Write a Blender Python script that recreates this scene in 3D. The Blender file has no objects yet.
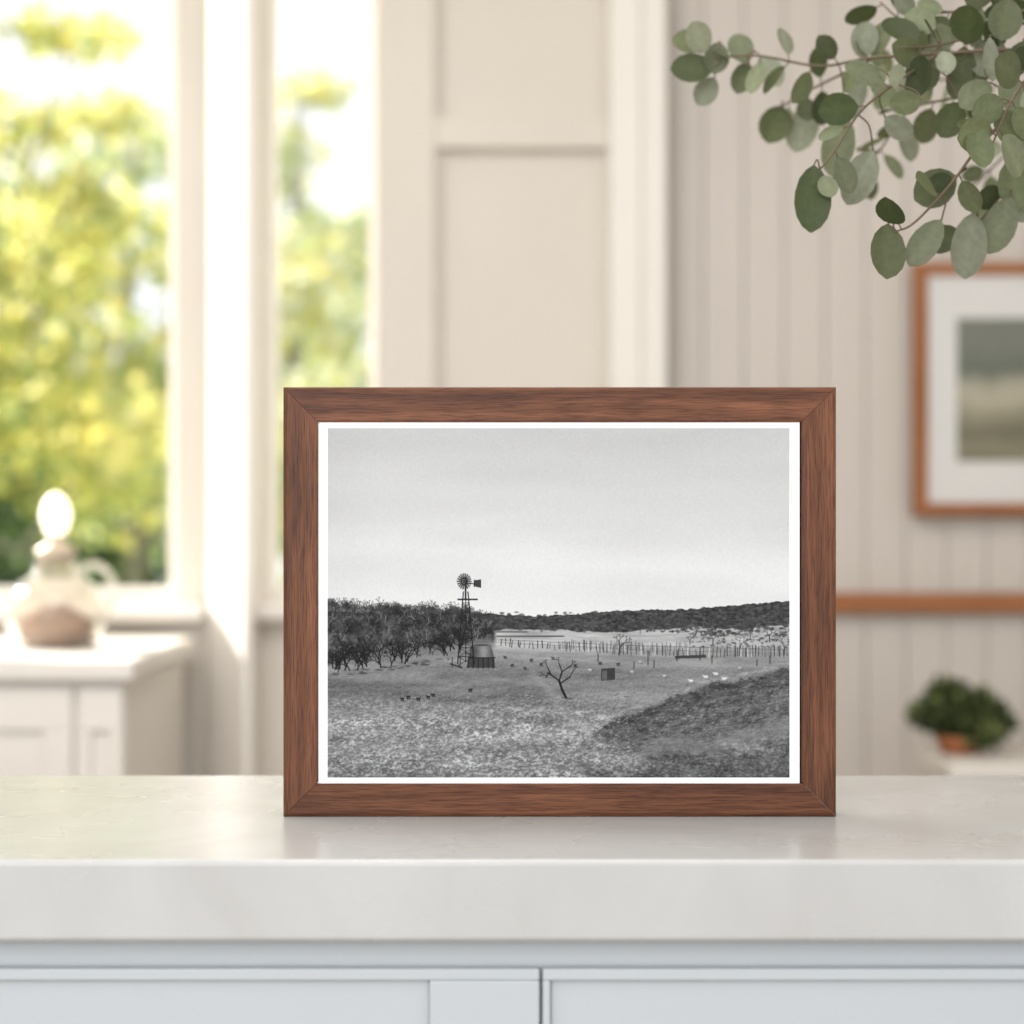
import bpy, bmesh, math, random
import numpy as np
from mathutils import Vector, Matrix
random.seed(7); rng=np.random.default_rng(7)
scene=bpy.context.scene
F=1991.0; CZ=1.1206
def wx(px,d): return (px-512)*d/F
def wz(py,d): return CZ-(py-512)*d/F
def W(px,py,d): return Vector((wx(px,d),d,wz(py,d)))
def lin(c):
    return tuple(((v/255)/12.92 if v/255<=0.04045 else ((v/255+0.055)/1.055)**2.4) for v in c)

# ---------------------------------------------------------------- materials
def mat_basic(name,col,rough=0.5,noise=0.0,nscale=8,spec=0.5,bump=0.0,bscale=200,metal=0):
    m=bpy.data.materials.new(name); m.use_nodes=True
    nt=m.node_tree; b=nt.nodes['Principled BSDF']
    b.inputs['Roughness'].default_value=rough
    b.inputs['Specular IOR Level'].default_value=spec
    b.inputs['Metallic'].default_value=metal
    tc=nt.nodes.new('ShaderNodeTexCoord')
    n=nt.nodes.new('ShaderNodeTexNoise'); n.inputs['Scale'].default_value=nscale; n.inputs['Detail'].default_value=6
    nt.links.new(tc.outputs['Object'],n.inputs['Vector'])
    r=nt.nodes.new('ShaderNodeValToRGB')
    r.color_ramp.elements[0].position=0.3; r.color_ramp.elements[1].position=0.7
    r.color_ramp.elements[0].color=(*[c*(1-noise) for c in col],1)
    r.color_ramp.elements[1].color=(*[min(1,c*(1+noise)) for c in col],1)
    nt.links.new(n.outputs['Fac'],r.inputs['Fac']); nt.links.new(r.outputs['Color'],b.inputs['Base Color'])
    if bump>0:
        n2=nt.nodes.new('ShaderNodeTexNoise'); n2.inputs['Scale'].default_value=bscale
        nt.links.new(tc.outputs['Object'],n2.inputs['Vector'])
        bp=nt.nodes.new('ShaderNodeBump'); bp.inputs['Strength'].default_value=bump; bp.inputs['Distance'].default_value=0.001
        nt.links.new(n2.outputs['Fac'],bp.inputs['Height']); nt.links.new(bp.outputs['Normal'],b.inputs['Normal'])
    return m
def mat_wood(name,dark,mid,light,scale=1.0,rough=0.45,pore=.55):
    m=bpy.data.materials.new(name); m.use_nodes=True
    nt=m.node_tree; b=nt.nodes['Principled BSDF']; b.inputs['Roughness'].default_value=rough
    b.inputs['Specular IOR Level'].default_value=0.25
    tc=nt.nodes.new('ShaderNodeTexCoord')
    oi=nt.nodes.new('ShaderNodeObjectInfo')
    ad=nt.nodes.new('ShaderNodeVectorMath'); ad.operation='ADD'
    sc=nt.nodes.new('ShaderNodeVectorMath'); sc.operation='SCALE'; sc.inputs[0].default_value=(3,5,7)
    nt.links.new(oi.outputs['Random'],sc.inputs['Scale'])
    nt.links.new(tc.outputs['Object'],ad.inputs[0]); nt.links.new(sc.outputs[0],ad.inputs[1])
    def stretched(sx,sy,detail,scale_):
        mp=nt.nodes.new('ShaderNodeMapping'); mp.inputs['Scale'].default_value=(sx*scale,sy*scale,sy*scale)
        nt.links.new(ad.outputs[0],mp.inputs['Vector'])
        n=nt.nodes.new('ShaderNodeTexNoise'); n.inputs['Scale'].default_value=scale_; n.inputs['Detail'].default_value=detail
        n.inputs['Roughness'].default_value=0.6; n.inputs['Distortion'].default_value=0.25
        nt.links.new(mp.outputs[0],n.inputs['Vector']); return n
    n1=stretched(2.2,48,5,2.2)
    n2=stretched(26,760,2,1.7)
    r=nt.nodes.new('ShaderNodeValToRGB'); e=r.color_ramp.elements
    e[0].position=0.28; e[0].color=(*dark,1); e[1].position=0.74; e[1].color=(*light,1)
    k=e.new(0.5); k.color=(*mid,1)
    nt.links.new(n1.outputs['Fac'],r.inputs['Fac'])
    r2=nt.nodes.new('ShaderNodeValToRGB'); r2.color_ramp.elements[0].position=0.36; r2.color_ramp.elements[1].position=0.56
    r2.color_ramp.elements[0].color=(pore,pore*.95,pore*.92,1); r2.color_ramp.elements[1].color=(1.08,1.08,1.08,1)
    nt.links.new(n2.outputs['Fac'],r2.inputs['Fac'])
    mx=nt.nodes.new('ShaderNodeMixRGB'); mx.blend_type='MULTIPLY'; mx.inputs[0].default_value=1
    nt.links.new(r.outputs[0],mx.inputs[1]); nt.links.new(r2.outputs[0],mx.inputs[2])
    nt.links.new(mx.outputs[0],b.inputs['Base Color'])
    bp=nt.nodes.new('ShaderNodeBump'); bp.inputs['Strength'].default_value=0.2; bp.inputs['Distance'].default_value=0.0005
    nt.links.new(n2.outputs['Fac'],bp.inputs['Height']); nt.links.new(bp.outputs['Normal'],b.inputs['Normal'])
    return m
def mat_attr(name,rough=0.6,translucent=0.0,spec=0.3,bump=False):
    m=bpy.data.materials.new(name); m.use_nodes=True
    nt=m.node_tree; b=nt.nodes['Principled BSDF']; b.inputs['Roughness'].default_value=rough; b.inputs['Specular IOR Level'].default_value=spec
    a=nt.nodes.new('ShaderNodeAttribute'); a.attribute_name='Col'
    nt.links.new(a.outputs['Color'],b.inputs['Base Color'])
    if bump:
        tc=nt.nodes.new('ShaderNodeTexCoord'); n=nt.nodes.new('ShaderNodeTexNoise'); n.inputs['Scale'].default_value=220
        nt.links.new(tc.outputs['Object'],n.inputs['Vector'])
        mx=nt.nodes.new('ShaderNodeMixRGB'); mx.blend_type='MULTIPLY'; mx.inputs[0].default_value=0.4
        rr=nt.nodes.new('ShaderNodeValToRGB'); rr.color_ramp.elements[0].position=.3; rr.color_ramp.elements[0].color=(.55,.55,.55,1)
        rr.color_ramp.elements[1].position=.65; rr.color_ramp.elements[1].color=(1.1,1.1,1.1,1)
        nt.links.new(n.outputs['Fac'],rr.inputs[0]); nt.links.new(a.outputs['Color'],mx.inputs[1]); nt.links.new(rr.outputs[0],mx.inputs[2])
        nt.links.new(mx.outputs[0],b.inputs['Base Color'])
    if translucent>0:
        t=nt.nodes.new('ShaderNodeBsdfTranslucent'); nt.links.new(a.outputs['Color'],t.inputs['Color'])
        ms=nt.nodes.new('ShaderNodeMixShader'); ms.inputs[0].default_value=translucent
        nt.links.new(b.outputs[0],ms.inputs[1]); nt.links.new(t.outputs[0],ms.inputs[2])
        nt.links.new(ms.outputs[0],nt.nodes['Material Output'].inputs['Surface'])
    return m

M_wall=mat_basic('wall_paint_cream',lin((220,213,203)),0.7,0.02,3)
M_bead=mat_basic('beadboard_paint',lin((210,203,195)),0.7,0.02,3)
M_trim=mat_basic('trim_white',lin((236,231,224)),0.5,0.015,3)
M_cabface=mat_basic('cabinet_paint_grey_white',lin((184,188,191)),0.45,0.01,5)
M_ceil=mat_basic('ceiling_paint',(0.85,0.83,0.8),0.8,0.01)
M_floor=mat_wood('floor_oak',(0.26,0.22,0.18),(0.36,0.31,0.26),(0.44,0.39,0.33),0.3)
M_walnut=mat_wood('walnut',lin((72,42,28)),lin((104,64,43)),lin((134,86,60)))
M_oak=mat_wood('warm_oak',lin((136,86,52)),lin((160,104,66)),lin((178,120,78)),0.4,pore=.8)

# ---------------------------------------------------------------- helpers
def new_obj(name,bm,mat,parent=None,smooth=False,loc=(0,0,0)):
    me=bpy.data.meshes.new(name); bm.normal_update(); bm.to_mesh(me); bm.free()
    o=bpy.data.objects.new(name,me); scene.collection.objects.link(o); o.location=loc
    if mat: me.materials.append(mat)
    if smooth:
        for p in me.polygons: p.use_smooth=True
    if parent: o.parent=parent
    return o
def empty(name,loc=(0,0,0)):
    e=bpy.data.objects.new(name,None); e.empty_display_size=0.05; scene.collection.objects.link(e); e.location=loc; return e
def add_box(bm,x0,x1,y0,y1,z0,z1):
    vs=[bm.verts.new((x,y,z)) for x in(x0,x1) for y in(y0,y1) for z in(z0,z1)]
    for f in((0,1,3,2),(4,6,7,5),(0,4,5,1),(2,3,7,6),(0,2,6,4),(1,5,7,3)):
        bm.faces.new([vs[i] for i in f])
def boxes(name,lst,mat,parent=None,bevel=0.0,seg=2):
    bm=bmesh.new()
    for b in lst: add_box(bm,*b)
    bmesh.ops.recalc_face_normals(bm,faces=bm.faces)
    o=new_obj(name,bm,mat,parent)
    if bevel>0:
        md=o.modifiers.new('bevel','BEVEL'); md.width=bevel; md.segments=seg; md.limit_method='ANGLE'
    return o
def lathe(name,prof,mat,parent=None,loc=(0,0,0),n=48):
    bm=bmesh.new(); rings=[]
    for r,z in prof:
        if r<1e-5: rings.append([bm.verts.new((0,0,z))])
        else: rings.append([bm.verts.new((r*math.cos(2*math.pi*i/n),r*math.sin(2*math.pi*i/n),z)) for i in range(n)])
    for a,b in zip(rings,rings[1:]):
        if len(a)==1 and len(b)==1: continue
        for i in range(n):
            j=(i+1)%n
            if len(a)==1: bm.faces.new((a[0],b[i],b[j]))
            elif len(b)==1: bm.faces.new((a[i],b[0],a[j]))
            else: bm.faces.new((a[i],b[i],b[j],a[j]))
    bmesh.ops.recalc_face_normals(bm,faces=bm.faces)
    return new_obj(name,bm,mat,parent,True,loc)
def tube(bm,pts,radii,n=8):
    rings=[]
    for i,p in enumerate(pts):
        p=Vector(p)
        t=(Vector(pts[min(i+1,len(pts)-1)])-Vector(pts[max(i-1,0)])).normalized()
        u=t.cross(Vector((0.13,0.9,0.31))).normalized(); v=t.cross(u)
        rings.append([bm.verts.new(p+(u*math.cos(2*math.pi*k/n)+v*math.sin(2*math.pi*k/n))*radii[i]) for k in range(n)])
    fs=[]
    for a,b in zip(rings,rings[1:]):
        for k in range(n): fs.append(bm.faces.new((a[k],a[(k+1)%n],b[(k+1)%n],b[k])))
    fs.append(bm.faces.new(rings[-1])); fs.append(bm.faces.new(rings[0][::-1]))
    return fs
def smoothpath(pts,sub=8):
    P=[Vector(p) for p in pts]; P=[P[0]*2-P[1]]+P+[P[-1]*2-P[-2]]; out=[]
    for i in range(1,len(P)-2):
        for k in range(sub):
            t=k/sub; a,b,c,d=P[i-1],P[i],P[i+1],P[i+2]
            out.append(0.5*((2*b)+(c-a)*t+(2*a-5*b+4*c-d)*t*t+(3*b-a-3*c+d)*t**3))
    out.append(P[-2]); return out

# ---------------------------------------------------------------- room shell
XL,XR=-2.5,2.4
YW=4.0
def X4(px): return wx(px,4.0)
sill=wz(604,4.0); wtop=2.48; CEIL=2.75
w1a,w1b=-2.25,X4(176); w2a,w2b=X4(262),X4(378)
xb=X4(664)
boxes('wall_back',[(XL,xb,YW,YW+.14,0,sill),(XL,xb,YW,YW+.14,wtop,CEIL),
   (XL,w1a,YW,YW+.14,sill,wtop),(w1b,w2a,YW,YW+.14,sill,wtop),(w2b,xb,YW,YW+.14,sill,wtop),
   (xb,XR,YW+.05,YW+.14,0,CEIL)],M_wall)
boxes('wall_left',[(XL-.12,XL,0.5,YW+.14,0,CEIL)],M_wall)
boxes('wall_right',[(XR,XR+.12,0.5,YW+.14,0,CEIL)],M_wall)
boxes('ceiling',[(XL-.12,XR+.12,0.5,YW+.14,CEIL,CEIL+.1)],M_ceil)
boxes('floor',[(XL-.12,XR+.12,-3,YW+.14,-.08,0)],M_floor)
bm=bmesh.new(); x=xb; wbd=0.082
while x<XR:
    x2=min(x+wbd,XR)
    add_box(bm,x+.0008,x2-.0008,YW+.03,YW+.05,0.12,CEIL); x+=wbd
bmesh.ops.recalc_face_normals(bm,faces=bm.faces)
o=new_obj('trim_1',bm,M_bead); md=o.modifiers.new('b','BEVEL'); md.width=.0025; md.segments=2
boxes('trim_2',[(xb,XR,YW-.01,YW+.03,wz(613,4),wz(593,4))],M_oak,bevel=.006)
boxes('baseboard_back',[(xb,XR,YW,YW+.03,0,.12),(XL,X4(374),YW-.02,YW,0,.12)],M_trim,bevel=.004)
boxes('baseboard_left',[(XL,XL+.02,.5,YW-.02,0,.12)],M_trim,bevel=.004)
boxes('baseboard_right',[(XR-.02,XR,.5,YW,0,.12)],M_trim,bevel=.004)
pa,pb=X4(436),X4(608)
boxes('trim_3',[(w2b+.0,pa,YW-.035,YW,0,CEIL),(pa,pb,YW-.035,YW,wz(151,4),wz(119,4)),(pa,pb,YW-.035,YW,2.6,CEIL),(pa,pb,YW-.035,YW,0,.3)],M_wall,bevel=.004)
boxes('trim_4',[(pa,pa+.012,YW-.02,YW,.3,2.6),(pb-.012,pb,YW-.02,YW,.3,2.6)],M_wall,bevel=.004)
boxes('trim_5',[(pb,X4(640),YW-.06,YW,0,CEIL),(X4(640),xb,YW-.085,YW+.05,0,CEIL)],M_trim,bevel=.006)  # pilaster: lighter paint colour stands in for the brighter light on it
bm=bmesh.new(); A=[(wx(206,3.97),YW),(wx(209,3.94),3.95),(wx(244,3.86),3.85),(wx(252,3.86),3.85),(X4(258),YW)]
lo=[bm.verts.new((x,y,0.12)) for x,y in A]; hi=[bm.verts.new((x,y,CEIL)) for x,y in A]
for i in range(5): bm.faces.new((lo[i],lo[(i+1)%5],hi[(i+1)%5],hi[i]))
bm.faces.new(lo); bm.faces.new(hi); bmesh.ops.recalc_face_normals(bm,faces=bm.faces)
new_obj('trim_6',bm,M_trim)
boxes('trim_7',[(XL,X4(207),YW-.06,YW,sill-.03,sill-.0005),(X4(258),X4(376),YW-.06,YW,sill-.03,sill-.0005)],M_trim,bevel=.006)
M_glass=bpy.data.materials.new('window_glass'); M_glass.use_nodes=True
nt=M_glass.node_tree; nt.nodes.remove(nt.nodes['Principled BSDF'])
tr=nt.nodes.new('ShaderNodeBsdfTransparent'); gl=nt.nodes.new('ShaderNodeBsdfGlossy'); gl.inputs['Roughness'].default_value=.02
lw=nt.nodes.new('ShaderNodeFresnel'); lw.inputs[0].default_value=1.2
ms=nt.nodes.new('ShaderNodeMixShader'); nt.links.new(lw.outputs[0],ms.inputs[0]); nt.links.new(tr.outputs[0],ms.inputs[1]); nt.links.new(gl.outputs[0],ms.inputs[2])
nt.links.new(ms.outputs[0],nt.nodes['Material Output'].inputs['Surface'])
for n,(a,b) in enumerate(((w1a,w1b),(w2a,w2b)),1):
    e=empty(f'window_{n}',((a+b)/2,YW+.08,sill)); s=.022
    fr=boxes('sash',[(a,a+s,YW+.05,YW+.1,sill,wtop),(b-s,b,YW+.05,YW+.1,sill,wtop),(a+s,b-s,YW+.05,YW+.1,sill,sill+.03),(a+s,b-s,YW+.05,YW+.1,wtop-.04,wtop)],M_trim)
    bm=bmesh.new(); vs=[bm.verts.new(q) for q in((a+s,YW+.075,sill+.03),(b-s,YW+.075,sill+.03),(b-s,YW+.075,wtop-.04),(a+s,YW+.075,wtop-.04))]; bm.faces.new(vs)
    g=new_obj('pane',bm,M_glass)
    for q in(fr,g):
        q.parent=e; q.matrix_parent_inverse=Matrix.Translation(-e.location)

# ---------------------------------------------------------------- counter
def quartz(name,c0,c1):
    m=bpy.data.materials.new(name); m.use_nodes=True
    nt=m.node_tree; b=nt.nodes['Principled BSDF']; b.inputs['Specular IOR Level'].default_value=.5
    tc=nt.nodes.new('ShaderNodeTexCoord'); n=nt.nodes.new('ShaderNodeTexNoise'); n.inputs['Scale'].default_value=7; n.inputs['Detail'].default_value=9; n.inputs['Distortion'].default_value=1.0
    nt.links.new(tc.outputs['Object'],n.inputs['Vector'])
    r=nt.nodes.new('ShaderNodeValToRGB'); r.color_ramp.elements[0].position=.3; r.color_ramp.elements[1].position=.6
    r.color_ramp.elements[0].color=(*lin(c0),1); r.color_ramp.elements[1].color=(*lin(c1),1)
    nt.links.new(n.outputs['Fac'],r.inputs[0]); nt.links.new(r.outputs[0],b.inputs['Base Color'])
    n2=nt.nodes.new('ShaderNodeTexNoise'); n2.inputs['Scale'].default_value=8; n2.inputs['Detail'].default_value=3; nt.links.new(tc.outputs['Object'],n2.inputs['Vector'])
    mr=nt.nodes.new('ShaderNodeMapRange'); mr.inputs['To Min'].default_value=.24; mr.inputs['To Max'].default_value=.3
    nt.links.new(n2.outputs['Fac'],mr.inputs['Value']); nt.links.new(mr.outputs[0],b.inputs['Roughness'])
    return m
M_quartz=quartz('white_quartz',(181,179,176),(190,189,187))
cab=empty('kitchen_counter',(0,1.46,0))
def par(o,e=cab):
    o.parent=e; o.matrix_parent_inverse=Matrix.Translation(-e.location); return o
cx0,cx1=-1.25,1.3
par(boxes('countertop',[(cx0,cx1,1.262,1.67,.848,.9)],M_quartz,bevel=.0035,seg=4))
par(boxes('carcass',[(cx0+.01,cx1-.01,1.285,1.655,.1,.8479)],M_cabface))
par(boxes('plinth',[(cx0+.03,cx1-.03,1.33,1.62,.0,.1)],M_cabface))
dt=wz(968,1.277)
def front(name,xa,xb_,ins_l,ins_r,ins_t=.0075):
    zb=.14; l=[(xa,xb_,1.274,1.2849,dt-ins_t,dt),(xa,xb_,1.274,1.2849,zb,zb+.05),
      (xa,xa+ins_l,1.274,1.2849,zb+.05,dt-ins_t),(xb_-ins_r,xb_,1.274,1.2849,zb+.05,dt-ins_t),
      (xa+ins_l,xb_-ins_r,1.279,1.2849,zb+.05,dt-ins_t)]
    par(boxes(name,l,M_cabface,bevel=.0012))
xg=wx(541,1.277)
front('drawer_front_1',-.62,xg-.001,.07,.0705)
front('drawer_front_2',xg+.001,.64,.005,.07)
front('drawer_front_3',-1.23,-.624,.07,.07)
front('drawer_front_4',.644,1.28,.07,.07)
par(boxes('face_bead',[(cx0+.01,cx1-.01,1.279,1.2849,.843,.8479)],M_cabface,bevel=.001))

# ---------------------------------------------------------------- main picture frame
D=1.44; s=D/F
fx0,fx1=wx(283,D),wx(836.5,D); fz0=.9; fz1=wz(387,D); fw=35*s; cxm=(fx0+fx1)/2; czm=(fz0+fz1)/2
pf=empty('picture_frame',(cxm,D,fz0))
def rail(name,L,w,loc,rot,mat=M_walnut,parent=pf,t=.02,ch=.0028):
    prof=[(0,t),(0,ch),(ch*.3,ch*.4),(ch,0),(w-.0012,0),(w,.0008),(w,.006),(w-.004,.006),(w-.004,t)]
    bm=bmesh.new()
    a=[bm.verts.new((-L/2+v,y,-v)) for v,y in prof]; c=[bm.verts.new((L/2-v,y,-v)) for v,y in prof]
    k=len(prof)
    for i in range(k): bm.faces.new((a[i],a[(i+1)%k],c[(i+1)%k],c[i]))
    bm.faces.new(a); bm.faces.new(c); bmesh.ops.recalc_face_normals(bm,faces=bm.faces)
    o=new_obj(name,bm,mat); o.parent=parent; o.location=Vector(loc)-parent.location; o.rotation_euler=(0,rot,0); return o
Wd,Ht=fx1-fx0,fz1-fz0; g=.0003
rail('rail_top',Wd-g,fw,(cxm,D,fz1),0)
rail('rail_bottom',Wd-g,fw*.95,(cxm,D,fz0),math.pi)
rail('rail_left',Ht-g,fw,(fx0,D,czm),-math.pi/2)
rail('rail_right',Ht-g,fw,(fx1,D,czm),math.pi/2)
M_back=mat_basic('backing_board',(0.05,0.04,0.035),.9,.1)
q=boxes('backing',[(fx0+.022,fx1-.022,D+.0065,D+.0105,fz0+.021,fz1-.022)],M_back); par(q,pf)
bm=bmesh.new(); add_box(bm,-.03,.03,0,.004,-.25,0); bmesh.ops.recalc_face_normals(bm,faces=bm.faces)
q=new_obj('easel_leg',bm,M_back,pf); q.location=(0,.0206,.248); q.rotation_euler=(math.radians(17),0,0)

# --- print drawn as colour attribute on a flat sheet
SS=3; px0,px1,py0,py1=317,800,420,786
NW,NH=(px1-px0)*SS,(py1-py0)*SS
xs=px0+(np.arange(NW)+.5)/SS; ys=py0+(np.arange(NH)+.5)/SS
X,Y=np.meshgrid(xs,ys)
def vnoise(sx,sy,seed,octv=1,pers=.5):
    r=np.random.default_rng(seed); out=np.zeros((NH,NW)); amp=1;tot=0
    for o_ in range(octv):
        cw=max(2,int((px1-px0)/sx)+3); ch=max(2,int((py1-py0)/sy)+3)
        G=r.random((ch,cw)); ox,oy=r.random(2); u=(X-px0)/sx+ox; v=(Y-py0)/sy+oy
        i=np.clip(u.astype(int),0,cw-2); j=np.clip(v.astype(int),0,ch-2); fu=np.clip(u-i,0,1); fv=np.clip(v-j,0,1)
        fu=fu*fu*(3-2*fu); fv=fv*fv*(3-2*fv)
        out+=amp*((G[j,i]*(1-fu)+G[j,i+1]*fu)*(1-fv)+(G[j+1,i]*(1-fu)+G[j+1,i+1]*fu)*fv)
        tot+=amp; amp*=pers; sx/=1.9; sy/=1.9
    return out/tot-.5
def ip(xq,pts): 
    a=np.array(pts,float); return np.interp(xq,a[:,0],a[:,1])
def sm(v): return np.clip(v,0,1)
I=186+(Y-428)/(612-428)*26+vnoise(160,30,1,3)*14-np.clip((380-X)/60,0,1)*6
I+=sm(1-abs(Y-560-(X-560)*.06+vnoise(60,20,50)*14)/26)*5
def comp(mask,val):
    global I
    I=I*(1-mask)+val*mask
def line(x0,y0,x1,y1,w,val,al=1.0):
    m=w+1; a0=max(0,int((min(x0,x1)-m-px0)*SS)); a1=min(NW,int((max(x0,x1)+m-px0)*SS)+1)
    b0=max(0,int((min(y0,y1)-m-py0)*SS)); b1=min(NH,int((max(y0,y1)+m-py0)*SS)+1)
    if a1<=a0 or b1<=b0: return
    xx=X[b0:b1,a0:a1]; yy=Y[b0:b1,a0:a1]; dx,dy=x1-x0,y1-y0; L2=dx*dx+dy*dy+1e-9
    t=np.clip(((xx-x0)*dx+(yy-y0)*dy)/L2,0,1); d=np.hypot(xx-x0-t*dx,yy-y0-t*dy)
    k=np.clip((w/2-d)*SS+.5,0,1)*al*min(1,w*SS); I[b0:b1,a0:a1]=I[b0:b1,a0:a1]*(1-k)+val*k
def disc(x,y,rx,ry,val,al=1.0):
    a0=max(0,int((x-rx-1-px0)*SS)); a1=min(NW,int((x+rx+1-px0)*SS)+1); b0=max(0,int((y-ry-1-py0)*SS)); b1=min(NH,int((y+ry+1-py0)*SS)+1)
    if a1<=a0 or b1<=b0: return
    xx=X[b0:b1,a0:a1]; yy=Y[b0:b1,a0:a1]; d=np.sqrt(((xx-x)/rx)**2+((yy-y)/ry)**2)
    k=np.clip((1-d)*min(rx,ry)*SS+.5,0,1)*al; I[b0:b1,a0:a1]=I[b0:b1,a0:a1]*(1-k)+val*k
def bare(x,y,h,w,depth=4,a=0.,val=30,wm_=.4):
    if depth==0 or h<.8: return
    x2=x+h*math.sin(a); y2=y-h*math.cos(a); line(x,y,x2,y2,w,val)
    for d in(-1,1):
        bare(x2,y2,h*random.uniform(.55,.85),max(wm_,w*.62),depth-1,a+d*random.uniform(.25,.8),val,wm_)
def relief(sx,sy,seed,octv,pers):
    h=vnoise(sx,sy,seed,octv,pers); gx_=np.roll(h,1,1)-h; gy_=np.roll(h,-1,0)-h
    r=gx_*.8-gy_*1.0; return r/r.std()
rel=relief(2.6,1.8,90,2,.8)
relb=relief(12,5,91,4,.7)
# gravel: thresholded cell noise -> separate pale clods with dark gaps
c1=vnoise(2.4,1.5,92,2,.8); c2=vnoise(4.2,2.4,93,2,.7)
clod=sm((c1+.02)*7)*.6+sm((c2)*6)*.4
patch=sm(.5+vnoise(34,9,94,3,.6)*2.4)
gnd=122+vnoise(80,9,2,4,.6)*54+vnoise(9,2.5,33,3)*22+rel*3+vnoise(1.4,1,95)*16
fg=sm((Y-686)/36)*sm((660-X)/60)
gnd=gnd+fg*(6+(clod-.35)*(46+34*patch)+patch*14+vnoise(20,6,34,3)*26)
gnd-=sm((Y-672)/20)*sm((712-Y)/20)*sm((600-X)/80)*18
gnd-=sm((Y-758)/24)*16
comp(sm((Y-640)*SS),gnd)
ridge=ip(X,[(327,612),(490,614),(540,616),(590,613),(640,610),(690,609),(740,605),(789,601)])+vnoise(6,300,5,4,.7)*4.5
comp(sm((Y-ridge)*SS),66+vnoise(4,2,6,4,.75)*95)
low=ip(X,[(327,632),(500,629),(620,631),(700,627),(740,629),(789,624)])+vnoise(9,9,7,3)*5
comp(sm((Y-low)*1.0),164+vnoise(30,3,8,4,.65)*70-sm((Y-644)/10)*24)
random.seed(5)
for i in range(460):
    x=random.uniform(640,789) if i%3 else random.uniform(500,789); y=random.uniform(616,636)+(0 if x>690 else -4)
    disc(x,y,random.uniform(.8,3),random.uniform(.6,1.8),random.uniform(45,95),.7)
for i in range(130):
    x=random.uniform(690,789); y=random.uniform(632,648); disc(x,y,random.uniform(.6,2),random.uniform(.4,1.1),random.uniform(60,100),.7)
comp(sm((X-720)/30)*sm(1-abs(Y-ip(X,[(700,640),(760,634),(789,630)]))/2.6)*.7,170+vnoise(6,2,31,2)*50)
gm=sm((Y-ip(X,[(327,650),(500,648),(600,655),(789,657)]))/5)
comp(gm,gnd)
comp(sm((X-480)/20)*sm(1-abs(Y-ip(X,[(480,652),(640,664),(789,664)])+vnoise(20,20,66)*4)/8)*.5,158+vnoise(14,2,9,4,.65)*70)
comp(.9*sm((X-495)/2)*sm((566-X)/4)*sm(1-abs(Y-636.5)/1.2),55)
comp(.8*sm((X-495)/2)*sm((530-X)/4)*sm(1-abs(Y-632)/1.5),70)
# left woods: separate mesquites of varying height
top=ip(X,[(327,601),(360,603),(400,607),(440,608),(470,609),(488,614),(494,618)])+vnoise(18,400,10,4,.7)*17
bot=ip(X,[(327,664),(360,659),(400,653),(440,648),(470,644),(494,639)])+vnoise(15,300,11,4,.7)*13
ragged=sm((Y-top)*.3+vnoise(2.2,2.2,71,2)*1.8)
gaps=sm(.85+vnoise(6,5,81,3,.7)*(1.2+2.6*sm((Y-634)/24)))
wm=ragged*sm((bot-Y)*.22+vnoise(3,4,72,3,.7)*2.2)*sm((497-X)/4)*gaps
comp(sm((X-317))*sm((Y-top-8)/10)*sm((668-Y-(X-327)*.1)/10)*sm((497-X)/4)*.85,94+vnoise(9,3,82,3)*50)
comp(wm,52+vnoise(9,7,12,6,.82)*120)
for i in range(130):
    x=random.uniform(327,492); t_=np.interp(x,[327,400,470,492],[604,609,611,618])
    bare(x,t_+random.uniform(2,11),random.uniform(3,4.8),.7,4,random.gauss(0,.25),random.choice([40,50,60,75]),.33)
for i in range(200):
    x=random.uniform(327,490); t_=np.interp(x,[327,400,470,492],[606,611,614,620]); b_=np.interp(x,[327,400,470,492],[664,656,646,637])
    bare(x,random.uniform(t_+6,b_),random.uniform(2,4.5),random.uniform(.5,.8),3,random.gauss(0,.5),random.choice([24,28,34,96,112,125]),.33)
for i in range(38):
    x=random.uniform(328,462); y=np.interp(x,[327,400,470],[674,665,651])+random.uniform(-8,1); a=random.gauss(0,.3)
    L_=random.uniform(5,10); line(x,y,x+L_*math.sin(a),y-L_*math.cos(a),random.uniform(.8,1.4),24)
    bare(x+L_*math.sin(a),y-L_*math.cos(a),random.uniform(4,6),.9,4,a+.3,26,.45); bare(x+.4*L_*math.sin(a),y-.4*L_*math.cos(a),random.uniform(4,7),.9,4,a-.6,26,.45)
for i in range(30):
    x=random.uniform(328,470); y=np.interp(x,[327,400,470],[675,667,653])+random.uniform(-2,3); disc(x,y,random.uniform(1.5,5),random.uniform(.5,1.2),random.choice([50,62,70]),.6)
# eroded bank
crest=ip(X,[(317,900),(560,900),(576,746),(604,724),(650,706),(690,689),(740,677),(800,665)])+vnoise(24,200,13,5,.75)*14
base=ip(X,[(317,900),(560,760),(600,762),(650,752),(700,746),(750,734),(800,722)])+vnoise(22,60,14,4,.7)*18
gul=np.sin((X+(Y-700)*1.1+vnoise(26,18,77,4,.7)*46)*.36)
rgn=sm((Y-crest)/4+vnoise(4,2,96,3,.8)*1.6)*sm((base-Y)/12+vnoise(5,3,74,3)*.9)
depth=sm((Y-crest)/26)
comp(rgn*.95,64+depth*24+relb*5+rel*5+gul*9*depth+vnoise(12,4,15,5,.78)*90+sm((c1-.12)*8)*30)
comp(sm(1-abs(Y-crest+3)/3.4+vnoise(9,3,75,4,.8)*3.4-.5)*sm((X-585)/30)*.65,168+rel*6)
comp(sm((Y-base)/10+vnoise(5,3,76,3)*.8)*sm((X-570)/30)*.92,98+relb*4+(clod-.4)*44+vnoise(24,7,17,4,.75)*80-sm((Y-760)/20)*12)
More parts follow.
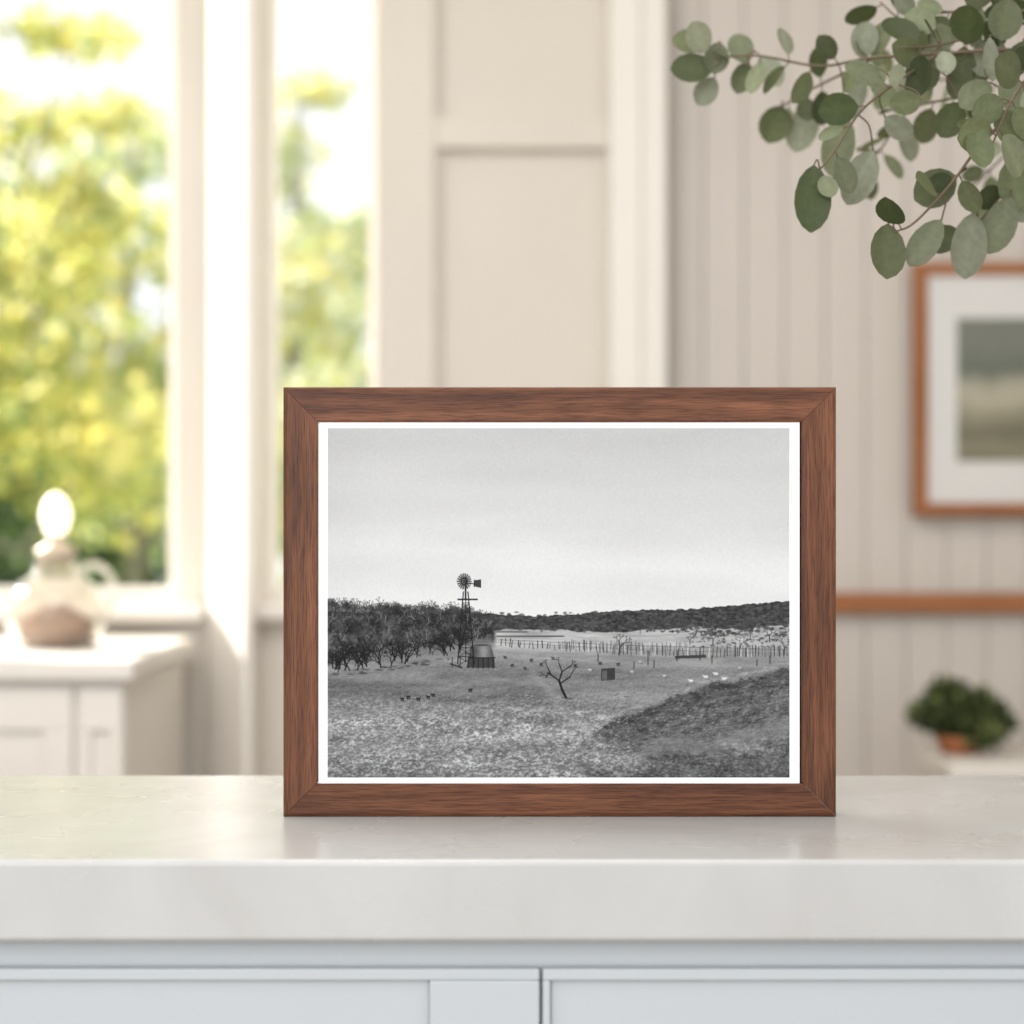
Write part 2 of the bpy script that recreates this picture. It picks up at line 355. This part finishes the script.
comp(.65*sm(1-np.hypot((X-742)/42,(Y-748)/7)+vnoise(8,3,18,3,.8)*2.2),150+(clod-.4)*50)
comp(.7*sm(1.3-np.hypot((X-592-(Y-740)*.9)/32,(Y-752)/24)+vnoise(8,4,78,3,.7)*1.2),142+(clod-.35)*80)
comp(.35*sm(1-abs(X-ip(Y,[(660,520),(690,545),(720,575),(745,600),(778,640)])+vnoise(20,10,84,3)*18)/(4+(Y-660)*.1))*sm((Y-664)/14)*sm((740-Y)/20),160+rel*6)
# posts and fences
for i in range(70):
    x=500+i*4.15+random.uniform(-1.8,1.8); y=np.interp(x,[500,620,700,789],[646,654,657,657])+random.uniform(-1,1); h=random.uniform(7,11) if x>560 else random.uniform(5,8)
    line(x,y,x+random.uniform(-1,1),y-h,random.uniform(.6,1.1),random.choice([55,70,55,80,190,60]),.95)
for i in range(48):
    x=560+i*2.7+random.uniform(-1.2,1.2); line(x,649+(x-560)*.02,x+random.uniform(-.6,.6),641+(x-560)*.02+random.uniform(-1.5,1.5),.65,random.choice([70,195,70,90]),.8)
line(500,640,640,646,.5,80,.8); line(640,646,789,650,.5,80,.8); line(500,643,640,650,.4,90,.7); line(640,650,789,654,.4,90,.7)
for i in range(20):
    x=728+i*3.1+random.uniform(-.8,.8); line(x,656,x+random.uniform(-.5,.5),647+random.uniform(-2,1),.9,random.choice([55,70,110]),.9)
for x,y,h in((648,665,14),(654,668,7),(634,669,7),(677,661,9),(700,660,8),(712,663,7),(598,662,8),(770,664,8),(757,666,6)):
    line(x,y,x,y-h,1.0,55)
random.seed(11)
line(566,698,562,690,2.4,28); line(562,690,559,681,2.2,28); line(559,681,548,673,1.3,28); line(548,673,546,678,1,28); line(551,675,547,667,1,28)
line(559,681,562,672,1.5,28); line(562,672,571,666,1,28); line(562,672,559,664,1,28); line(560,684,570,677,1.2,28); line(570,677,573,671,.8,28)
for (x,y,a) in((547,667,-.3),(559,664,-.2),(571,666,.5),(573,671,.6),(546,676,-1.2)): bare(x,y,3.2,.6,3,a)
line(562,698,572,699,1.5,60,.6)
bare(619,655,8,1.4,5,.1,45); bare(713,645,5,.9,5,0,60); bare(770,642,6,1,5,-.1,50); bare(750,640,5,.8,4,.1,60); bare(740,650,5,.8,4,.2,70); bare(784,655,7,1,5,.1,45); bare(690,645,4,.8,4,0,60)
for i in range(16):
    x=random.uniform(640,789); bare(x,random.uniform(624,636),3.4,.6,4,0,70)
def poly(pts,val,al=1.):
    inside=np.zeros_like(X,bool); k=len(pts)
    for i in range(k):
        (xa,ya),(xb2,yb)=pts[i],pts[(i+1)%k]
        if ya==yb: continue
        c=((ya>Y)!=(yb>Y))&(X<(xb2-xa)*(Y-ya)/(yb-ya)+xa); inside^=c
    I[inside]=(I*(1-al)+np.broadcast_to(val,I.shape)*al)[inside]
poly([(601,669),(615,668),(615,680),(601,681)],58); poly([(602,671),(607,671),(607,680),(602,680)],92)
poly([(675,656),(706,655),(706,658),(675,659)],55,.9)
# round stock tank on low timber stand
poly([(469,658),(494,658),(495,668),(466,668)],62)
for x in range(468,496,5): line(x,658,x,668.5,.9,28)
tankv=70+62*np.exp(-((X-484)/6.5)**2)+vnoise(3,3,97,2)*16
poly([(471,645),(491,645),(494,658),(468,658)],tankv); disc(481,645,10,1.7,122); disc(481,645.3,8.4,1.1,72); line(468,658,495,658,1,36)
for xa,xb2 in((463.2,457.5),(467.8,474)): line(xa,592,xb2,664,1.1,26)
line(465.5,590,465.5,662,.8,35)
for k in range(7):
    y=603+k*9; f=(y-592)/72; l=463.2-5.7*f; r_=467.8+6.2*f; f2=(y+9-592)/72; l2=463.2-5.7*f2; r2_=467.8+6.2*f2
    line(l,y,r_,y,.7,30); line(l,y,r2_,y+9,.5,35); line(r_,y,l2,y+9,.5,35)
line(458,599.5,477,599.5,1.5,25); line(465.5,578,465.5,600,1.7,25)
line(450,664,462,668,1.2,35); line(452,658,452,667,.9,35); line(460,658,460,668,.9,35)
disc(464,581.5,7.4,8.2,140,.4)
for k in range(18):
    a=2*math.pi*k/18; c,s_=math.cos(a),math.sin(a); line(464+2.6*c,581.5+2.6*s_,464+6.9*c,581.5+7.8*s_,1.0,32)
disc(464,581.5,1.8,1.8,60)
line(466,583,475,584,.9,25); poly([(474,580.5),(481,579.5),(481,588),(474,586.5)],60); line(474,580,474,587,.8,25)
def beast(x,y,v,k=1.,d=1):
    disc(x+1,y+2.6*k,3*k,.6*k,60,.5)
    disc(x,y,2.3*k,1.25*k,v); disc(x+d*2.3*k,y-1.0*k,.85*k,.75*k,v*.95)
    for o_ in(-1.5,-.8,1.,1.7): line(x+o_*k,y+.5,x+o_*k,y+2.6*k,.5,v*.75)
for x,y in((691,681),(706,677),(724,679),(716,674)): beast(x,y,208,1.0,random.choice([-1,1]))
for x,y,v in((590,670,185),(575,665,70),(632,672,180),(531,660,60),(505,657,75),(541,664,60),(525,668,70),(553,658,80),(664,676,185),(640,662,170),(618,664,65),(740,668,175),(512,665,60),(600,663,60)): beast(x,y,v,.72,random.choice([-1,1]))
for x,y in((408,697),(428,697),(402,699),(433,695),(418,699),(470,690)): beast(x,y,44,.85,random.choice([-1,1]))
for i in range(300):
    x=random.uniform(327,640); y=random.uniform(694,777); r_=random.uniform(.5,1.5)*(1+(y-692)/120)
    disc(x+.5,y+.5,r_*1.1,r_*.6,50,.5); disc(x,y,r_,r_*.5,random.choice([180,170,160]),.6)
for i in range(200):
    x=random.uniform(600,789); y=random.uniform(684,777); r_=random.uniform(.5,1.5); disc(x+.4,y+.4,r_*1.1,r_*.6,48,.5); disc(x,y,r_,r_*.5,random.choice([150,160,130]),.6)
I=np.clip((I-128)*1.05+124,14,235)
I+=vnoise(1.3,1.3,40,1)*7
bmask=(X<327.3)|(X>789.5)|(Y<428)|(Y>778); I[bmask]=254
GW,GH=NW//2,NH//2
J=I[:GH*2,:GW*2].reshape(GH,2,GW,2).mean((1,3))/255
Jl=np.where(J<=.04045,J/12.92,((J+.055)/1.055)**2.4)*.97
pxw=(px1-px0)*s/GW; pzh=(py1-py0)*s/GH
gx=wx(px0,D)+np.arange(GW+1)*pxw; gz=wz(py0,D)-np.arange(GH+1)*pzh
GX,GZ=np.meshgrid(gx,gz)
co=np.zeros(((GH+1)*(GW+1),3)); co[:,0]=GX.ravel()-cxm; co[:,1]=.0022; co[:,2]=GZ.ravel()-fz0
idx=np.arange((GH+1)*(GW+1)).reshape(GH+1,GW+1)
quads=np.stack([idx[1:,:-1],idx[1:,1:],idx[:-1,1:],idx[:-1,:-1]],-1).reshape(-1,4)
me=bpy.data.meshes.new('photo_print'); me.vertices.add(len(co)); me.vertices.foreach_set('co',co.ravel())
me.loops.add(quads.size); me.loops.foreach_set('vertex_index',quads.ravel().astype(np.int32))
me.polygons.add(len(quads)); me.polygons.foreach_set('loop_start',np.arange(0,quads.size,4,dtype=np.int32))
me.update(calc_edges=True)
ca=me.attributes.new('Col','FLOAT_COLOR','CORNER')
cc=np.ones((len(quads),4,4)); cc[:,:,:3]=Jl.ravel()[:,None,None]
ca.data.foreach_set('color',cc.ravel().astype(np.float32))
pr=bpy.data.objects.new('photo_print',me); scene.collection.objects.link(pr); pr.parent=pf
me.materials.append(mat_attr('print_paper',.6,0,.15))

# ---------------------------------------------------------------- wall art
DA=3.98; art=empty('framed_artwork',(wx(1035,DA),DA,wz(388,DA)))
ax0,ax1,az0,az1=wx(915,DA),wx(1160,DA),wz(516,DA),wz(262,DA); acx,acz=(ax0+ax1)/2,(az0+az1)/2; aw=13*DA/F
rail('rail_top',ax1-ax0,aw,(acx,DA-.0,az1),0,M_oak,art,.04); rail('rail_bottom',ax1-ax0,aw,(acx,DA,az0),math.pi,M_oak,art,.04)
rail('rail_left',az1-az0,aw,(ax0,DA,acz),-math.pi/2,M_oak,art,.04); rail('rail_right',az1-az0,aw,(ax1,DA,acz),math.pi/2,M_oak,art,.04)
M_mat=mat_basic('mat_board',lin((224,223,221)),.8,.01)
par(boxes('mat_board',[(ax0+.01,ax1-.01,DA+.008,DA+.03,az0+.01,az1-.01)],M_mat),art)
M_art=bpy.data.materials.new('landscape_painting'); M_art.use_nodes=True; nt=M_art.node_tree; b=nt.nodes['Principled BSDF']; b.inputs['Roughness'].default_value=.7
tc=nt.nodes.new('ShaderNodeTexCoord'); sp=nt.nodes.new('ShaderNodeSeparateXYZ'); nt.links.new(tc.outputs['Generated'],sp.inputs[0])
nn=nt.nodes.new('ShaderNodeTexNoise'); nn.inputs['Scale'].default_value=3; nn.inputs['Detail'].default_value=5; nt.links.new(tc.outputs['Generated'],nn.inputs['Vector'])
ma=nt.nodes.new('ShaderNodeMath'); ma.operation='MULTIPLY_ADD'; ma.inputs[1].default_value=.34; nt.links.new(nn.outputs['Fac'],ma.inputs[0]); nt.links.new(sp.outputs['Z'],ma.inputs[2])
r=nt.nodes.new('ShaderNodeValToRGB'); e=r.color_ramp.elements
e[0].position=.12; e[0].color=(*lin((120,118,98)),1); e[1].position=1.0; e[1].color=(*lin((122,126,116)),1)
for p,c in((.28,(138,134,112)),(.36,(112,110,90)),(.5,(150,146,124)),(.62,(184,178,158)),(.72,(150,150,134)),(.8,(106,112,102))):
    k=e.new(p); k.color=(*lin(c),1)
nt.links.new(ma.outputs[0],r.inputs[0]); nt.links.new(r.outputs[0],b.inputs['Base Color'])
par(boxes('painting',[(wx(958,DA),wx(1117,DA),DA+.006,DA+.0078,wz(461,DA),wz(318,DA))],M_art),art)

# ---------------------------------------------------------------- left cabinet
lc=empty('sideboard_cabinet',(-1.1,3.6,0)); tz=.875
rx=wx(133,3.3)
par(boxes('top',[(-2.3,rx,3.3,3.935,tz-.035,tz)],M_trim,bevel=.006),lc)
par(boxes('carcass',[(-2.28,rx-.02,3.335,3.93,.08,tz-.0352)],M_trim),lc)
par(boxes('plinth',[(-2.15,rx-.05,3.36,3.9,0,.08)],M_trim),lc)
l=[]
m1=wx(75,3.32)
for xa,xc in((-2.26,m1-.52),(m1-.51,m1-.005),(m1+.005,rx-.022)):
    st=.05 if xc-xa>.2 else .022
    l+=[(xa,xc,3.32,3.3349,tz-.12,tz-.045),(xa,xc,3.32,3.3349,.1,.16),(xa,xa+st,3.32,3.3349,.16,tz-.12),(xc-st,xc,3.32,3.3349,.16,tz-.12),(xa+st,xc-st,3.329,3.3349,.16,tz-.12)]
par(boxes('doors',l,M_trim,bevel=.003),lc)
M_jar=bpy.data.materials.new('clear_glass'); M_jar.use_nodes=True; b=M_jar.node_tree.nodes['Principled BSDF']
b.inputs['Roughness'].default_value=.06; b.inputs['Transmission Weight'].default_value=.9; b.inputs['Base Color'].default_value=(.95,.92,.86,1); b.inputs['IOR'].default_value=1.35
jar=empty('glass_table_lamp',(wx(56,3.6),3.6,tz))
lathe('body',[(0,.001),(.06,.001),(.078,.012),(.09,.05),(.088,.08),(.066,.115),(.040,.135),(.034,.155),(.038,.16),(.034,.162),(.030,.155),(.036,.136),(.062,.112),(.083,.08),(.085,.05),(.073,.016),(.055,.006),(0,.006)],M_jar,jar)
M_cont=mat_basic('brown_base_filling',lin((150,106,74)),.8,.3,40,bump=.5)
lathe('filling',[(0,.007),(.054,.007),(.066,.016),(.07,.03),(.060,.05),(.04,.066),(.02,.078),(0,.08)],M_cont,jar)
M_knob=mat_basic('lamp_collar',(.7,.58,.43),.35,.02)
lathe('collar',[(0,.15),(.026,.15),(.026,.165),(.036,.168),(.036,.178),(.018,.186),(.015,.2),(.018,.206),(0,.206)],M_knob,jar)
M_bulb=bpy.data.materials.new('lit_bulb_glass'); M_bulb.use_nodes=True; b=M_bulb.node_tree.nodes['Principled BSDF']
b.inputs['Base Color'].default_value=(1,.95,.85,1); b.inputs['Emission Color'].default_value=(1,.86,.62,1); b.inputs['Emission Strength'].default_value=2.2
lathe('bulb',[(0,.2),(.013,.204),(.02,.216),(.026,.234),(.025,.248),(.019,.264),(.010,.276),(0,.281)],M_bulb,jar)
bm=bmesh.new(); tube(bm,smoothpath([(.03,0,.13),(.07,0,.15),(.1,0,.125),(.1,0,.08),(.085,0,.055)]),[.006]*33,8)
new_obj('handle',bm,M_jar,jar,True)

# ---------------------------------------------------------------- right console, plant
ct=empty('console_table',(1.2,3.65,0)); cz=wz(760,3.6); x0=wx(922,3.8)
par(boxes('top',[(x0,1.7,3.55,3.8,cz-.03,cz)],M_trim,bevel=.004),ct)
par(boxes('apron',[(x0+.04,1.66,3.58,3.78,cz-.12,cz-.0302)],M_trim),ct)
par(boxes('legs',[(a,a+.04,b_,b_+.04,0,cz-.03) for a in(x0+.02,1.64) for b_ in(3.57,3.74)],M_trim,bevel=.003),ct)
pp=empty('potted_plant',(wx(960,3.7),3.7,cz))
M_terra=mat_basic('terracotta',lin((178,112,74)),.8,.08,20)
lathe('pot',[(0,.001),(.034,.001),(.042,.022),(.046,.024),(.046,.034),(.04,.034),(.036,.028),(0,.026)],M_terra,pp)
M_leafs=mat_attr('shrub_leaf',.6,.25)
def leafcloud(name,clumps,n,size,cols,mat,parent=None,seed=1,shell=.55):
    r=np.random.default_rng(seed); cl=np.array([c[:6] for c in clumps],float); w=cl[:,3]*cl[:,4]*cl[:,5]; w=w**.67; w/=w.sum()
    k=r.choice(len(cl),n,p=w); d=r.normal(size=(n,3)); d/=np.linalg.norm(d,axis=1)[:,None]; rad=(shell+(1-shell)*r.random(n))[:,None]
    c=cl[k,:3]+d*rad*cl[k,3:6]
    u=r.normal(size=(n,3)); u/=np.linalg.norm(u,axis=1)[:,None]; v=np.cross(u,r.normal(size=(n,3))); v/=np.linalg.norm(v,axis=1)[:,None]
    sz=(size*(.6+.8*r.random(n)))[:,None]
    P=np.stack([c-u*sz,c-u*sz*.2+v*sz*.5,c+u*sz*.5+v*sz*.42,c+u*sz,c+u*sz*.5-v*sz*.42,c-u*sz*.2-v*sz*.5],1)
    me=bpy.data.meshes.new(name); me.vertices.add(n*6); me.vertices.foreach_set('co',P.ravel())
    me.loops.add(n*6); me.loops.foreach_set('vertex_index',np.arange(n*6,dtype=np.int32)); me.polygons.add(n); me.polygons.foreach_set('loop_start',np.arange(0,n*6,6,dtype=np.int32)); me.update(calc_edges=True)
    cols=np.array([lin(q) for q in cols]); cc=np.ones((n,6,4)); cc[:,:,:3]=(cols[r.integers(0,len(cols),n)]*(.75+.5*r.random((n,1))))[:,None,:]
    a=me.attributes.new('Col','FLOAT_COLOR','CORNER'); a.data.foreach_set('color',cc.ravel().astype(np.float32))
    me.materials.append(mat); o=bpy.data.objects.new(name,me); scene.collection.objects.link(o)
    if parent: o.parent=parent
    return o
leafcloud('foliage',[(0,0,.08,.08,.06,.048),(-.055,0,.072,.042,.04,.036),(.06,0,.06,.042,.04,.045),(-.02,0,.11,.045,.04,.034),(.03,-.035,.04,.05,.02,.03),(0,0,.05,.06,.05,.03)],1900,.012,[(66,80,46),(88,102,58),(52,64,42),(128,138,88)],M_leafs,pp,3,.2)
bm=bmesh.new()
for i in range(9):
    a=i*.7; tube(bm,[(0,0,.025),(.03*math.cos(a),.03*math.sin(a),.06),(.055*math.cos(a),.05*math.sin(a),.09)],[.003,.002,.001],6)
new_obj('stems',bm,mat_basic('bark',(.12,.08,.05),.9,.2),pp)

# ---------------------------------------------------------------- eucalyptus in vase
vase_x,vase_y=.62,1.50
eu=empty('eucalyptus_branches_in_vase',(vase_x,vase_y,.9))
M_vase=mat_basic('stoneware_vase',(.72,.69,.64),.8,.05,15)
lathe('vase',[(0,.001),(.05,.001),(.07,.03),(.08,.09),(.07,.15),(.04,.2),(.032,.235),(.04,.26),(.036,.26),(.028,.235),(.035,.2),(.064,.15),(.07,.09),(.06,.03),(0,.01)],M_vase,eu)
neck=Vector((vase_x,vase_y,1.14))
bmS=bmesh.new(); bmL=bmesh.new(); colL=bmL.loops.layers.float_color.new('Col')
def leaf(base,ddir,nrm,L,Wd_,tone,rnd=0.25):
    u=ddir.normalized(); nrm=(nrm-u*nrm.dot(u)).normalized(); v=nrm.cross(u)
    prof=[(0,.03),(.08,.42),(.22,.78),(.42,.98),(.6,1.),(.78,.84),(.92,.5),(1.,.06)]
    rows=[]; bend=random.uniform(-.12,.16); fold=random.uniform(.03,.12); g_=random.uniform(.66,1.1)
    for t,w in prof:
        row=[]
        for q in(-1,-.55,0,.55,1):
            wv=.5*Wd_*w*q; h=fold*abs(q)*w*Wd_+bend*L*t*t
            row.append(bmL.verts.new(base+u*(t*L)+v*wv+nrm*h))
        rows.append(row)
    for a,b_ in zip(rows,rows[1:]):
        for k in range(4):
            f=bmL.faces.new((a[k],a[k+1],b_[k+1],b_[k])); f.smooth=True
            for lp in f.loops:
                cx=(1.14 if lp.vert in(a[2],b_[2]) else 1.0)*g_
                lp[colL]=(tone[0]*cx,tone[1]*cx,tone[2]*cx,1)
tones=[lin(c) for c in((106,112,78),(130,136,106),(88,96,62),(154,158,134),(112,120,86),(72,82,50))]
def stem(pts,r0,r1,n=7):
    P=smoothpath(pts); R=[r0+(r1-r0)*i/(len(P)-1) for i in range(len(P))]; tube(bmS,P,R,n); return P
def nearest(P,q): return min(P,key=lambda p:(p-q).length)
allP=[]
def S(lst): return [W(*q) for q in lst]
stems=[
 S([(1090,40,1.62),(1010,22,1.62),(950,12,1.64),(905,20,1.66),(880,2,1.68)]),
 S([(1090,60,1.6),(1010,50,1.6),(940,54,1.62),(870,58,1.66),(820,66,1.68),(760,56,1.7),(715,58,1.7),(695,58,1.7)]),
 S([(940,54,1.62),(900,80,1.58),(862,110,1.57),(835,150,1.56),(818,172,1.55)]),
 S([(870,60,1.66),(830,80,1.74),(800,95,1.78),(780,108,1.8)]),
 S([(1090,95,1.6),(1030,105,1.58),(985,140,1.56),(950,185,1.54),(915,222,1.52),(895,232,1.52)]),
 S([(1090,130,1.6),(1040,150,1.58),(1010,185,1.58),(985,215,1.58),(970,232,1.58)]),
 S([(1010,62,1.6),(960,95,1.68),(910,110,1.74),(880,150,1.8),(860,170,1.82)]),
 S([(1090,95,1.6),(1050,60,1.55),(1015,95,1.52),(990,150,1.5)]),
 S([(1090,20,1.6),(1040,5,1.62),(990,30,1.62),(940,45,1.6),(900,48,1.58)]),
 S([(1090,60,1.75),(1040,60,1.8),(980,75,1.84),(920,80,1.86),(850,72,1.88)]),
 S([(1090,110,1.75),(1040,120,1.8),(1000,160,1.84),(960,200,1.86)]),
]
keep=(.85,.75,.5,.6,.4,.5,.6,.9,.95,.8,.7)
for i,p in enumerate(stems):
    pts=p
    if i in(0,1,4,5,7,8,9,10):
        pts=[neck+Vector((random.uniform(-.015,.015),random.uniform(-.015,.015),-.1)),neck+Vector((0,0,.1)),Vector((.60,1.55,1.38))]+p
    P=stem(pts,.0022 if len(pts)>len(p) else .0013,.0007); 
    body=[q for q in P if q.x<wx(1095,1.6) and q.z>1.3]; allP+=body
    acc=0
    for a,b_ in zip(body,body[1:]):
        acc+=(b_-a).length
        if acc>.021:
            acc=0; t=(b_-a).normalized()
            for sg in(-1,1):
                if random.random()>keep[i]: continue
                perp=t.cross(Vector((0,1,0))).normalized()
                dd=(perp*sg*random.uniform(.6,1)+t*random.uniform(.1,.6)+Vector((random.uniform(-.2,.2),random.uniform(-.6,.6),random.uniform(-.75,.0)))).normalized()
                nr=Vector((random.uniform(-1,1),-1,random.uniform(-.6,1.1)))
                L=random.uniform(.021,.037); st=b_+dd*.006
                tube(bmS,[b_,st],[.0006,.0005],5)
                leaf(st,dd,nr,L,L*random.uniform(.62,.85),random.choice(tones))
obs=[(690,42,1.7,36,26,190,0),(692,69,1.7,44,30,175,2),(716,58,1.7,32,26,100,1),(741,48,1.72,34,26,250,1),(706,92,1.72,34,24,120,3),
(775,125,1.8,42,32,110,2),(812,199,1.55,68,38,93,5),(860,178,1.6,60,34,115,3),(838,145,1.68,62,34,100,1),(886,252,1.52,58,38,95,0),
(925,243,1.55,56,30,125,1),(969,246,1.57,66,36,95,3),(935,188,1.56,48,38,150,4),(1000,225,1.57,60,34,110,1),(1015,185,1.57,54,34,80,4),
(803,128,1.8,50,32,110,3),(905,103,1.56,34,26,170,0),(898,128,1.6,34,26,40,3),(978,148,1.5,44,30,80,4),(1010,130,1.53,46,34,60,0),
(950,120,1.6,40,30,120,2),(858,95,1.6,50,16,105,3),(990,60,1.56,46,18,90,3),(920,22,1.62,34,30,200,1),(1005,20,1.6,44,34,100,0),(975,95,1.57,40,30,140,1),
(770,72,1.75,36,26,60,3),(742,78,1.74,34,22,110,4),(1018,60,1.58,40,24,110,2),(1012,95,1.55,44,28,70,1)]
for px,py,d,L,w,an,ti in obs:
    c=W(px,py,d); a=math.radians(an); dd=Vector((math.cos(a),random.uniform(-.15,.15),-math.sin(a))).normalized()
    Lm,wm_=L*d/F,w*d/F; base=c-dd*Lm/2; q=nearest(allP,base)
    mid=(base+q)/2-dd*.006; 
    if (base-q).length>.002: tube(bmS,smoothpath([q,mid,base],4),[.0007]*9,5)
    leaf(base,dd,Vector((random.uniform(-.25,.25),-1,random.uniform(-.1,.3))),Lm,wm_,tones[ti])
M_stem=mat_basic('eucalyptus_stem',lin((98,82,62)),.7,.15,60)
so=new_obj('stems',bmS,M_stem,None,True); lo_=new_obj('leaves',bmL,mat_attr('eucalyptus_leaf',.5,.25,.35,True),None,True)
for q in(so,lo_): par(q,eu)

# ---------------------------------------------------------------- outdoors
M_tree=mat_attr('tree_leaf',.7,.6)
M_bark=mat_basic('tree_bark',(.2,.18,.15),.95,.25,12)
boxes('lawn',[(-30,20,4.3,45,-.9,-.6)],mat_basic('grass',lin((140,156,90)),.95,.3,3))
yel=[(232,218,138),(222,212,130),(208,208,126),(194,200,124),(240,232,170)]
grn=[(154,170,112),(136,156,104),(180,192,128),(122,144,98)]
drk=[(92,112,76),(108,130,90),(80,98,70),(132,150,102)]
haze=[(222,224,200),(208,213,192),(230,228,200),(200,208,190)]  # pale leaf tints; outdoor haze is put into the colour
def tree(name,x,y,h,clumps,n,size,cols,seed):
    e=empty(name,(x,y,-.59)); bm=bmesh.new()
    tube(bm,[(0,0,0.01),(.03,0,h*.3),(-.05,0,h*.6),(.04,0,h)],[.08,.06,.04,.015],8)
    for i,c in enumerate(clumps):
        tube(bm,[(0,0,h*(.25+.06*i%.5)),(c[0]*.5,c[1]*.5,c[2]*.75),(c[0],c[1],c[2])],[.035,.02,.01],6)
    new_obj('trunk',bm,M_bark,e); leafcloud('foliage',clumps,n,size,cols,M_tree,e,seed,.3); return e
tree('tree',-2.9,10,4.6,[(-.3,0,2.25,.9,.7,.65),(.4,0,2.8,.6,.6,.45),(.85,0,2.0,.5,.5,.5),(.7,.2,3.2,.45,.5,.3),(-.6,0,3.2,.45,.5,.3),(.3,.3,3.7,.4,.4,.2),(.7,0,4.1,.4,.4,.14),(.9,0,3.7,.3,.3,.15),(-.1,0,4.3,.3,.3,.12)],3000,.055,yel+grn[:1],21)
tree('tree',-2.3,12,4.0,[(.3,0,2.4,.7,.7,.7),(.5,0,3.2,.45,.6,.4),(-.5,0,2.4,.8,.6,.5),(.8,0,1.8,.4,.5,.4),(-.3,0,3.3,.5,.5,.4)],2300,.06,yel[1:]+grn[::2],22)
tree('tree',-4.2,13,4.8,[(0,0,2.5,1.1,.8,.9),(.8,0,2.0,.8,.8,.6),(-.6,0,3.7,.8,.6,.6),(1.0,0,3.4,.6,.5,.5)],2800,.08,grn+drk[:2],23)
tree('tree',-5.2,19,6.4,[(0,0,2.7,1.6,1,1.1),(1.8,0,2.3,1.4,1,.9),(.5,0,4.4,1.1,1,.8),(3.6,0,2.7,1.4,1,1.2),(2.6,0,4.3,1.0,.8,.6),(4.0,0,4.2,.8,.8,.5),(1.5,0,5.2,.8,.8,.4)],5200,.11,haze+grn[:1]+grn[2:3]+yel[3:4],24)
tree('tree',-1.65,15,5.0,[(0,0,2.2,.8,.7,.9),(.1,0,3.4,.6,.6,.55),(-.2,0,4.4,.5,.5,.35),(.3,0,1.6,.8,.6,.7),(.1,0,4.9,.4,.4,.2)],2500,.07,haze+yel[3:5]+yel[:1]+grn[2:3],26)
hedge=leafcloud('hedge',[(x,14.5+random.uniform(-.5,.5),.55,.8,.6,random.uniform(.6,.95)) for x in np.arange(-7.5,-2.4,.7)],6000,.08,drk+grn[:2],M_tree,None,25,.5)

# ---------------------------------------------------------------- light
w=bpy.data.worlds.new('sky'); scene.world=w; w.use_nodes=True
bg=w.node_tree.nodes['Background']; bg.inputs[0].default_value=(.95,.975,1,1); bg.inputs[1].default_value=1.35
sd=bpy.data.lights.new('sun','SUN'); sd.energy=13; sd.angle=math.radians(1); sd.color=(1,.95,.87)
so_=bpy.data.objects.new('sun',sd); scene.collection.objects.link(so_)
tosun=Vector((-.80,.45,.50)); so_.rotation_euler=tosun.to_track_quat('Z','Y').to_euler(); so_.location=(-6,8,6)
def area(name,loc,target,size,en,col):
    l=bpy.data.lights.new(name,'AREA'); l.shape='SQUARE'; l.size=size; l.energy=en; l.color=col
    o=bpy.data.objects.new(name,l); scene.collection.objects.link(o); o.location=loc
    o.rotation_euler=(Vector(loc)-Vector(target)).to_track_quat('Z','Y').to_euler(); return o
area('front_fill',(-1.0,-2.2,2.3),(0.1,1.6,1.05),2.2,66,(.98,.99,1))  # added fill behind the camera, brightens the frame and counter fronts
area('overhead_fill',(-.8,2.1,2.72),(-.9,3.9,.8),1.4,24,(1,.945,.875))  # added unseen fill, brightens the back wall
area('overhead_fill',(-.1,1.75,2.72),(-.1,1.7,.9),1.0,17,(1,.96,.92))  # added unseen fill from above, brightens the countertop
cd=bpy.data.cameras.new('camera'); cam=bpy.data.objects.new('camera',cd); scene.collection.objects.link(cam)
cam.location=(0,0,CZ); cam.rotation_euler=(math.pi/2,0,0); cd.lens=70; cd.sensor_width=36; cd.clip_start=.05
cd.dof.use_dof=True; cd.dof.focus_distance=1.442; cd.dof.aperture_fstop=3.8
scene.camera=cam
scene.view_settings.view_transform='Standard'; scene.view_settings.look='None'
